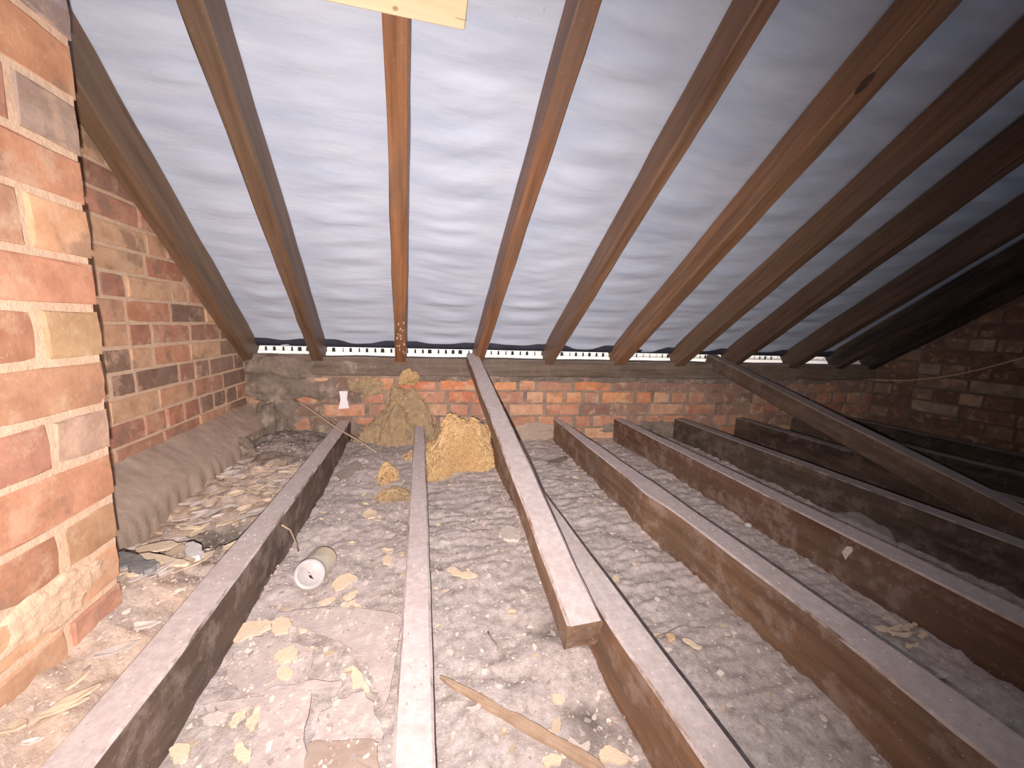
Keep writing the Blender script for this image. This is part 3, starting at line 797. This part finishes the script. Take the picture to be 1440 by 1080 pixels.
lying('plaster_lump', [(700, 752), (712, 742), (722, 744), (732, 752), (730, 762), (712, 762)], .010, M_flake_p, 'pale knobbly plaster lump against the near strut', 'lump', seed=42, lift=.002)

# thin curved sheet, boards and laths in the bay left of the middle joist
lying('curved_sheet', [(408, 868), (440, 863), (478, 861), (520, 864), (550, 869), (566, 876), (561, 905), (556, 940), (548, 985), (540, 1000), (534, 955), (528, 920), (505, 926), (470, 905), (440, 895), (412, 886)], .0035, M_sheet, 'thin grey sheet with a curved far edge, lying by the middle joist', 'sheet', lift=.011)
lying('rubble_board', [(375, 986), (438, 983), (430, 1035), (427, 1110), (352, 1110), (362, 1050)], .006, M_sheet, 'smooth grey-pink plank piece at the bottom, left of the middle joist', 'board', lift=.012)
lying('rubble_board', [(438, 1062), (470, 1060), (527, 1058), (531, 1080), (530, 1110), (430, 1110)], .012, mat_simple('brown_board', (.33, .24, .2), (.44, .34, .28), 24, .8, .001), 'brownish board end under the bottom edge, left of the middle joist', 'board', lift=.013)
lying('plaster_slab', [(452, 1010), (480, 990), (512, 979), (532, 1020), (538, 1046), (500, 1055), (440, 1060), (446, 1034)], .006, M_sheet, 'flat angular plaster slab between plank piece and middle joist', 'slab', lift=.009, seed=3)
lying('plaster_slab', [(340, 902), (378, 900), (410, 905), (440, 915), (430, 950), (388, 972), (345, 975), (318, 950)], .005, M_sheet, 'flat dusty slab under the square cream flake', 'slab', lift=.004, seed=5)
lying('plaster_slab', [(290, 1000), (330, 996), (372, 988), (378, 978), (430, 968), (480, 966), (478, 975), (420, 985), (372, 998), (330, 1007), (292, 1006)], .006, M_sheet, 'long bowed lath lying across the bay above the plank piece', 'lath', lift=.012, seed=6)
lying('lath', [(618, 961), (628, 962), (700, 1000), (760, 1032), (832, 1074), (850, 1092), (826, 1090), (750, 1046), (690, 1010), (640, 978)], .006, mat_simple('lath_wood', (.34, .215, .14), (.50, .34, .24), 26, .75, .001), 'brown split lath lying aslant between the middle and third joists', 'lath', lift=.008)
lying('lath', [(474, 672), (480, 679), (486, 680), (508, 660), (503, 653), (498, 654)], .008, mat_simple('grey_offcut', (.34, .27, .23), (.46, .38, .33), 30, .8, .001), 'short grey wood offcut on the dust left of the straw', 'offcut', lift=.004)
lying('wood_scrap', [(768, 650), (784, 645), (798, 642), (796, 648), (780, 653)], .006, M_iron, 'dark sliver of wood near the far wall between third and fourth joists', 'sliver', lift=.006)
lying('wood_scrap', [(160, 845), (182, 836), (212, 848), (232, 855), (218, 866), (205, 868), (188, 860), (165, 868)], .012, mat_simple('slate', (.15, .14, .14), (.30, .275, .265), 26, .8, .004), 'dark grey slate fragment beside the foot of the chimney breast', 'slate', zz=-.56, lift=.004)
lying('lath', [(200, 828), (215, 824), (250, 832), (272, 838), (262, 843), (225, 838)], .006, M_flake, 'pale splinter of lath beyond the slate fragment', 'splinter', zz=-.56, lift=.012)
lying('lath', [(192, 786), (230, 776), (246, 775), (252, 782), (225, 788), (200, 794)], .006, M_flake, 'flat cream splinter in the rubble just beyond the chimney breast', 'splinter', zz=-.57, lift=.012)
lying('plaster_lump', [(190, 763), (200, 758), (207, 763), (200, 769), (192, 769)], .008, M_flake_p, 'whitish lump by the mortar fillet near the chimney breast', 'lump', zz=-.57, lift=.004)
lying('plaster_lump', [(263, 795), (275, 790), (288, 800), (286, 812), (270, 812)], .012, mat_simple('white_lump', (.62, .55, .53), (.74, .68, .66), 50, .8, .002), 'pale blue-white lump close to the first joist', 'lump', zz=-.56, lift=.004)

# crumbs lying on the sheets and slabs
rnd = random.Random(77); vs_, fs = [], []
def inside(x, y, poly):
    r = False; n = len(poly)
    for i in range(n):
        (xa, ya), (xb, yb) = poly[i], poly[i-1]
        if (ya > y) != (yb > y) and x < (xb-xa)*(y-ya)/(yb-ya)+xa: r = not r
    return r
for poly, zt in SHEETS:
    xs = [p[0] for p in poly]; ys = [p[1] for p in poly]
    for k in range(int((max(xs)-min(xs))*(max(ys)-min(ys))*9000)):
        x, y = rnd.uniform(min(xs), max(xs)), rnd.uniform(min(ys), max(ys))
        if inside(x, y, poly) and nz(x*14, y*14, 3) > -.12:
            r = rnd.uniform(.001, .003) if rnd.random() < .85 else rnd.uniform(.003, .007)
            crumb(Vector((x, y, zt+OFF+.0006)), r, r*.2, rnd, vs_, fs, rnd.uniform(1, 1.5))
tag(obj('plaster_crumbs', mesh('plaster_crumbs', vs_, fs, M_chip)), 'dusting of plaster crumbs lying on the sheet, plank and slabs near the middle joist', 'rubble', kind='stuff')

# tubes
def tube(name, pts, r, mat, label, cat, sides=6, r2=None, group=None, parent=None):
    n = len(pts); vs_, fs = [], []; c0 = pts[0]
    for i, p in enumerate(pts):
        t = (pts[min(i+1, n-1)]-pts[max(i-1, 0)]).normalized()
        u = t.cross(UP if abs(t.z) < .95 else Vector((1, 0, 0))).normalized(); v = t.cross(u)
        rr = r+((r2 if r2 is not None else r)-r)*i/(n-1)
        for k in range(sides):
            a = 6.2832*k/sides; vs_.append(p-c0+u*math.cos(a)*rr+v*math.sin(a)*rr)
    for i in range(n-1):
        for k in range(sides):
            a = i*sides+k; b = i*sides+(k+1) % sides; fs.append((a, b, b+sides, a+sides))
    fs.append(tuple(reversed(range(sides)))); fs.append(tuple((n-1)*sides+k for k in range(sides)))
    me = mesh(name, vs_, fs, mat, True); fix_normals(me)
    o = obj(name, me, parent, None, Matrix.Translation(c0))
    return tag(o, label, cat, group)
M_stick = mat_simple('stick', (.34, .24, .17), (.5, .36, .26), 80, .75, .001)
a_, b_ = on_wall((413, 562), -.055), on_z((530, 637), -.585)
tube('stick', [a_.lerp(b_, t)+Vector((0, 0, .004*math.sin(t*9))) for t in [i/8 for i in range(9)]], .0055, M_stick, 'thin bare stick propped across the far end of the first joist', 'stick', 6, .004)
a_, b_ = on_z((396, 738), -.525), on_z((420, 775), -.625)
tube('twig', [a_, a_.lerp(b_, .35)+Vector((.006, 0, .012)), a_.lerp(b_, .7)+Vector((.006, 0, .002)), b_], .0022, M_stick, 'short pale stalk leaning off the first joist above the tin', 'stalk')
a_, b_ = on_z((690, 752), -.630), on_z((695, 720), -.630)
# thin wire on the dust right of the third joist
wp_ = [on_z(q, -.628) for q in ((924, 892), (940, 880), (955, 872), (963, 870), (975, 874), (992, 876))]
tube('wire', [Vector((p.x, p.y, debris_z(p.x, p.y)+OFF+.006)) for p in wp_], .0012, M_iron, 'thin bent dark wire on the dust right of the third joist', 'wire')
wp_ = [on_z(q, -.625) for q in ((686, 878), (692, 888), (698, 895), (700, 900))]
tube('twig', [Vector((p.x, p.y, debris_z(p.x, p.y)+OFF+.004)) for p in wp_], .0018, M_iron, 'short dark twig on the dust between middle joist and near strut', 'twig')
# cable slung across the right gable
cp = [on_x(q, 2.80) for q in ((1213, 533), (1240, 534.5), (1275, 535), (1310, 532), (1345, 527), (1380, 519), (1410, 511), (1450, 500), (1500, 484))]
tube('cable', cp, .0038, mat_simple('old_cable', (.6, .42, .3), (.7, .5, .38), 40, .6, 0), 'thin slack cable slung along the right gable wall', 'cable', 6)

# scrap stuck to the fifth joist, splinters on joist sides
def side_scrap(x, px, th, label, mat=M_flake_p):
    pts = [on_x(q, x) for q in px]; c = sum(pts, Vector())/len(pts)
    v_, f_ = flat_piece([p-c for p in pts], -th*1.0, Vector((1, 0, 0)), 0, 5)
    me = mesh('scrap', v_, f_, mat); fix_normals(me)
    tag(obj('scrap', me, None, None, Matrix.Translation(c)), label, 'scrap')
side_scrap(1.090, [(1185, 776), (1192, 768), (1199, 769), (1200, 775), (1194, 781), (1190, 787), (1187, 781)], .003, 'pale papery scrap stuck on the side of the fifth joist')
side_scrap(.711, [(1224, 974), (1228, 976), (1226, 984), (1230, 988), (1224, 988), (1221, 984)], .002, 'tiny pale splinter on the side of the fourth joist')

# clear plastic film between fifth and sixth joists
m_, nt, b = newmat('clear_film'); b.inputs['Base Color'].default_value = (.6, .55, .52, 1); b.inputs['Roughness'].default_value = .12
b.inputs['Alpha'].default_value = .2; b.inputs['Specular IOR Level'].default_value = .9
M_film = m_
vs_, fs = [], []; n1, n2 = 22, 12
c0 = Vector((1.36, .80, debris_z(1.36, .80)+OFF))
for j in range(n2+1):
    for i in range(n1+1):
        u = i/n1*2-1; v = j/n2*2-1
        k = max(0, 1-(u*u+v*v)); hgt = .095*math.sqrt(k)*(1+.35*nz(u*2, v*2, 3)) + .014*nz(u*6, v*6, 8)
        vs_.append((u*.055, v*.10, hgt*.8+.002))
for j in range(n2):
    for i in range(n1):
        a = j*(n1+1)+i
        if (( (i+.5)/n1*2-1)**2+((j+.5)/n2*2-1)**2) < 1: fs.append((a, a+1, a+n1+2, a+n1+1))
me = mesh('plastic_film', vs_, fs, M_film, True)
tag(obj('plastic_film', me, None, None, Matrix.Translation(c0)), 'crumpled clear plastic film bulging up between the fifth and sixth joists', 'plastic')
# little glass bead at the foot of the fifth joist
bm = bmesh.new(); bmesh.ops.create_icosphere(bm, subdivisions=2, radius=.011)
for v in bm.verts: v.co.z *= .75; v.co += v.co*.15*nz(v.co.x*200, v.co.y*200, 1)
me = bpy.data.meshes.new('glass_shard'); bm.to_mesh(me); bm.free()
m_, nt, b = newmat('glass'); b.inputs['Roughness'].default_value = .05; b.inputs['Base Color'].default_value = (.8, .78, .74, 1); b.inputs['Alpha'].default_value = .55
me.materials.append(m_); g_ = on_z((1053, 733), -.630); g_.z = debris_z(g_.x, g_.y)+OFF+.006
tag(obj('glass_shard', me, None, None, Matrix.Translation(g_)), 'small shiny glassy lump at the foot of the fifth joist', 'glass')

# ================================================================== TIN
pf, pb = on_z((436, 815), -.600), on_z((437, 768), -.600)
tin_r = .0335
axis = Vector((.10, 1, 0)).normalized(); 
cz = -.645+tin_r+.010
front = on_z((435, 808), cz)
tin = bpy.data.objects.new('tin', None); link(tin)
tilt = math.radians(14)
axv = Vector((axis.x*math.cos(tilt), axis.y*math.cos(tilt), -math.sin(tilt))).normalized()
X_ = axv.cross(UP).normalized(); Z_ = X_.cross(axv)
tin.matrix_world = frame(X_, axv, Z_, front); tin.empty_display_size = .02
tag(tin, 'small dusty white-lidded tin lying on its side beside the first joist', 'tin')
def lathe(prof, mat, name, seg=40):
    vs_, fs = [], []
    for r, y in prof:
        for k in range(seg):
            a = 6.2832*k/seg; vs_.append((math.cos(a)*r, y, math.sin(a)*r))
    for i in range(len(prof)-1):
        for k in range(seg):
            a = i*seg+k; b = i*seg+(k+1) % seg; fs.append((a, a+seg, b+seg, b))
    me = mesh(name, vs_, fs, mat, True); fix_normals(me); return me
LT = .092
M_tin = mat_simple('tin_label', (.52, .46, .38), (.66, .60, .50), 18, .45, 0, spots=[(10, .5, .62, .6, (.55, .40, .27))])
M_lid = mat_simple('tin_lid', (.44, .39, .385), (.56, .51, .50), 30, .4, .0005, spots=[(40, .58, .7, .5, (.5, .43, .4))])
def child(name, me, par, label=None):
    o = bpy.data.objects.new(name, me); link(o); o.parent = par
    if label: o['label'] = label
    return o
child('body', lathe([(tin_r*.985, .004), (tin_r, .010), (tin_r, LT-.006), (tin_r*1.02, LT-.003), (tin_r*1.02, LT), (tin_r*.95, LT), (tin_r*.94, LT-.004), (.0005, LT-.004)], M_tin, 'body'), tin)
child('lid', lathe([(tin_r*.99, .011), (tin_r*1.045, .009), (tin_r*1.05, .001), (tin_r*1.02, -.001), (tin_r*.95, -.001), (tin_r*.92, .004), (tin_r*.86, .004), (tin_r*.84, .0025), (.0005, .0025)], M_lid, 'lid'), tin, 'pale dusty end cap with a raised rim')
# torn slot in the lid
v_ = [(-.014, -.0001, .010), (.000, -.0002, .003), (.004, -.0002, -.004), (.0075, -.0001, -.009), (.0, 0, -.006), (-.002, -.0001, .0), (-.007, 0, .004)]
v_ = [(x*1.35, y+.0020, z*1.35) for x, y, z in v_]
me = mesh('slot', v_, [tuple(range(7))], M_dark); child('slot', me, tin, 'dark torn slot in the end cap')
v_, f_ = [], []
vv = [Vector((-.016, .0, .012)), Vector((-.0125, 0, .0135)), Vector((.004, 0, .0)), Vector((.002, 0, -.002))]
v_, f_ = flat_piece([x+Vector((0, .0005, 0)) for x in vv], .0012, Vector((0, -1, 0)))
me = mesh('torn_flap', v_, f_, M_lid); fix_normals(me); child('torn_flap', me, tin)
# faint printed strokes around the label
v_, f_ = [], []
def arcbox(a0_, a1_, y0, y1):
    q = len(v_); n = 3
    for i in range(n+1):
        a = a0_+(a1_-a0_)*i/n
        for y in (y0, y1): v_.append((math.cos(a)*(tin_r+.0004), y, math.sin(a)*(tin_r+.0004)))
    for i in range(n): f_.append((q+2*i, q+2*i+1, q+2*i+3, q+2*i+2))
for a, wd_ in ((1.78, .05), (1.66, .05), (1.40, .06), (1.22, .05), (1.05, .05)): arcbox(a, a+wd_, .032, .056)
arcbox(1.66, 1.83, .054, .058); arcbox(1.66, 1.83, .042, .045); arcbox(1.22, 1.46, .032, .035)
me = mesh('label_print', v_, f_, mat_simple('faded_print', (.30, .31, .26), (.36, .36, .3), 20, .6, 0)); child('label_print', me, tin, 'faded grey printed letters')

# ================================================================== STRAW
def straw_clump(name, centre, sx, sy, sz, nst, label, seed, core, fib=.0011, ln=.030, dirk=0.0):
    rnd = random.Random(seed)
    root = bpy.data.objects.new(name, None); link(root); root.location = centre; root.empty_display_size = .03
    tag(root, label, 'straw')
    bm = bmesh.new(); bmesh.ops.create_icosphere(bm, subdivisions=5, radius=1.0)
    def surf(d):
        k = 1+.55*nz(d.x*1.7+seed, d.y*1.7, d.z*1.7)+.14*nz(d.x*5+seed, d.y*5, d.z*5)+.05*nz(d.x*13+seed, d.y*13, d.z*13)
        hz = 1-.5*max(0, d.z)+.25*nz(d.x*2.5+seed, d.y*2.5, 7); return Vector((d.x*sx*k*hz*1.15, d.y*sy*k*hz*1.15, max(-.03, d.z*sz*k)))
    for v in bm.verts: v.co = surf(v.co.normalized())
    me = bpy.data.meshes.new('clump'); bm.to_mesh(me); bm.free(); me.materials.append(core)
    for p in me.polygons: p.use_smooth = True
    child('clump', me, root)
    vs_, fs = [], []
    for k in range(nst):
        d = Vector((rnd.gauss(0, 1), rnd.gauss(0, 1), abs(rnd.gauss(0, 1)))).normalized()
        p = surf(d); t = d.cross(Vector((rnd.gauss(0, 1), rnd.gauss(0, 1), rnd.gauss(0, 1)))).normalized()
        l = ln*rnd.uniform(.4, 1.2); bend = rnd.uniform(-.3, .7); jz = rnd.uniform(-.002, .006); sk = rnd.uniform(-.35, .35); q = len(vs_)
        s = d.cross(t)
        for i in range(4):
            u = i/3-.5; c = p+t*(u*l)+d*(.004-bend*u*u*l+jz+u*sk*l)
            for a in range(3):
                an = 2.094*a; vs_.append(c+(d*math.cos(an)+s*math.sin(an))*fib)
        for i in range(3):
            for a in range(3):
                x = q+i*3+a; y = q+i*3+(a+1) % 3; fs.append((x, y, y+3, x+3))
    o = child('straw_fibres', mesh('straw_fibres', vs_, fs, M_strawdull if core is M_strawdirt else M_straw), root); o['kind'] = 'stuff'
    return root
c1 = on_z((655, 655), -.615)
straw_clump('straw_heap', Vector((c1.x+.0, c1.y+.13, -.64+OFF)), .175, .14, .20, 9000, 'bright yellow straw heap between the middle joist and the near strut', 2, M_strawcore)
w1 = on_wall((570, 590), -.06)
straw_clump('straw_nest', Vector((w1.x, w1.y+.01, -.60+OFF)), .16, .10, .24, 2600, 'dirty brown straw and dust nest banked up the wall behind the middle joist', 5, M_strawdirt, .0008, .026)
w2 = on_z((545, 668), -.62)
straw_clump('straw_wisp', Vector((w2.x, w2.y+.02, -.635+OFF)), .035, .06, .045, 500, 'small yellow straw wisp hanging at the left of the nest', 9, M_strawcore, .0008, .022)
w3 = on_z((555, 695), -.63)
straw_clump('straw_wisp', Vector((w3.x, w3.y, -.645+OFF)), .06, .05, .025, 600, 'flat patch of dull straw scattered on the dust before the nest', 14, M_strawdirt, .0008, .025)
w4 = on_wall((576, 525), -.004)
straw_clump('straw_wisp', Vector((w4.x, w4.y, w4.z-.03)), .045, .022, .05, 300, 'tuft of tan straw stuck on the bricks below the upright rafter', 19, M_strawcore, .0008, .018)

# rubble lumps in the far left corner
def lump(cx, cy, cz_, s, label, mat, seed):
    bm = bmesh.new(); bmesh.ops.create_icosphere(bm, subdivisions=3, radius=1)
    for v in bm.verts:
        d = v.co.normalized(); k = 1+.4*nz(d.x*1.5+seed, d.y*1.5, d.z*1.5)+.12*nz(d.x*5+seed, d.y*5, d.z*5)
        v.co = Vector((d.x*s[0]*k, d.y*s[1]*k, d.z*s[2]*k))
    me = bpy.data.meshes.new('mortar_lump'); bm.to_mesh(me); bm.free(); me.materials.append(mat)
    tag(obj('mortar_lump', me, None, None, Matrix.Translation((cx, cy, cz_+OFF))), label, 'rubble')
p = on_z((375, 660), -.60); lump(p.x, p.y+.04, -.59, (.075, .06, .04), 'big grey mortar lump at the end of the first bay near the first joist', M_daub, 4)
p = on_z((335, 640), -.58); lump(p.x, p.y+.02, -.565, (.06, .06, .05), 'dark mortar lump by the far left corner below the fillet', M_daub, 7)
p = on_wall((375, 590), -.05); lump(p.x, p.y, -.50, (.055, .05, .085), 'sooty mortar mound banked in the far left corner', M_daub, 12)

# ================================================================== CHIMNEY BREAST
CX = -.50
zs = [.47, .395, .311, .233, .161, .081, .009, -.069, -.147, -.22, -.301, -.375, -.443, -.51, -.575, -.64]
ye = [.770, .768, .764, .757, .753, .750, .747, .746, .742, .738, .733, .727, .718, .714, .710, .708]
root = bpy.data.objects.new('chimney_breast', None); link(root); root.location = (CX-.18, .3, .04); root.empty_display_size = .1
tag(root, 'orange brick chimney breast filling the left edge, courses stepping out downwards', 'chimney')
# mortar core follows the courses
vs_, fs = [], []
extra = [.55, .63, .71, .79]
ztop = [.79, .71, .63, .55] + zs
yy_ = [.772]*4 + ye
ring = []
for z, yv in zip(ztop, yy_):
    ring.append([(CX-.0028, -.42, z), (CX-.0028, yv-.012, z), (XL+.01, yv-.012, z), (XL+.01, -.42, z)])
for r_ in ring:
    for p in r_: vs_.append((p[0]-root.location.x, p[1]-root.location.y, p[2]+OFF-root.location.z))
for i in range(len(ring)-1):
    for k in range(4):
        a = i*4+k; b = i*4+(k+1) % 4; fs.append((a, b, b+4, a+4))
fs.append((0, 1, 2, 3)); fs.append(tuple((len(ring)-1)*4+k for k in (3, 2, 1, 0)))
me = mesh('mortar', vs_, fs, M_mortar_w); fix_normals(me); child('mortar', me, root)
rnd = random.Random(17)
rowcol = [(.42, .36, .33), (.66, .34, .18), (.42, .31, .25), (.55, .28, .18), (.68, .42, .25), (.62, .31, .19), (.64, .36, .22), (.52, .27, .19), (.62, .40, .27), (.58, .30, .20), (.54, .27, .18), (.64, .40, .26), (.58, .31, .21), (.50, .24, .16), (.5, .24, .16)]
for i in range(len(ztop)-1):
    z1_, z0_ = ztop[i], ztop[i+1]
    hgt = (z1_-z0_)-.011; zc = (z1_+z0_)/2; row = i-4
    y = yy_[min(i+1, len(yy_)-1)]
    header = (row % 2 == 0)
    first = True
    base = rowcol[row] if 0 <= row < len(rowcol) else rnd.choice(REDS)
    while y > .0:
        L = (.102 if header else .214)
        if first and not header: L = .205
        L *= rnd.uniform(.97, 1.03)
        colr = tuple(max(.05, q*rnd.uniform(.88, 1.12)) for q in base) if first or rnd.random() < .5 else rnd.choice(REDS)
        colr = (colr[0]*.88, max(colr[1], .50*colr[0])*.86, max(colr[2], .30*colr[0])*.88)
        put_brick(root, y-L/2, zc+OFF, L-.012, hgt, Vector((CX, 0, 0)), Vector((0, 1, 0)), Vector((1, 0, 0)), colr, rnd.uniform(-.0005, .003), rnd)
        y -= L; first = False
    # return face bricks looking at the far wall
    x = CX-.006; k = 0
    yv = yy_[min(i+1, len(yy_)-1)]-.006
    while x > XL+.03:
        L = min(.214 if header else .102, x-XL-.01)
        put_brick(root, x-L/2, zc+OFF, L-.012, hgt, Vector((0, yv, 0)), Vector((1, 0, 0)), Vector((0, 1, 0)), rnd.choice(REDS), 0.0, rnd)
        x -= L

lump_sheet('mortar_smear', root, .60, -.405, .17, .075, .007, 90.5, M_mortar_w, Vector((CX, 0, 0)), Vector((0, 1, 0)), Vector((1, 0, 0)), .0012)

# knot on the sixth rafter, splashes near the foot of the upright one
r6 = bpy.data.objects['rafter.005']; r3 = bpy.data.objects['rafter.002']
def under_disc(name, p, r1, r2, mat, parent, label=None, seed=0):
    rnd = random.Random(seed)
    c = roof(*ab(p, DR-.0025), DR-.0025); v_ = []; f_ = []
    for d_ in (0, .0022):
        for k in range(10):
            t = 2*math.pi*k/10; j = 1+(random.Random(seed+k).uniform(-.3, .3) if seed else 0)
            v_.append(PV*(math.cos(t)*r1*j)+RV*(math.sin(t)*r2*j)+NV*d_)
    f_ = [tuple(range(10)), tuple(reversed(range(10, 20)))]+[(k, k+10, (k+1) % 10+10, (k+1) % 10) for k in range(10)]
    m_ = mesh(name, v_, f_, mat); fix_normals(m_)
    o = obj(name, m_, parent, None, Matrix.Translation(c))
    if label: o['label'] = label
    return o
under_disc('knot', (1216, 118), .012, .026, mat_simple('dark_knot', (.07, .045, .03), (.12, .07, .045), 90, .6, 0), r6, 'dark knot')
rnd = random.Random(4)
M_splash = mat_simple('splash', (.55, .36, .22), (.75, .55, .4), 90, .8, 0)
for k in range(16):
    under_disc('mortar_splash', (rnd.uniform(558, 569), 440+62*rnd.random()**.6), rnd.uniform(.002, .005), rnd.uniform(.004, .012), M_splash, r3, None, 5+k*11)
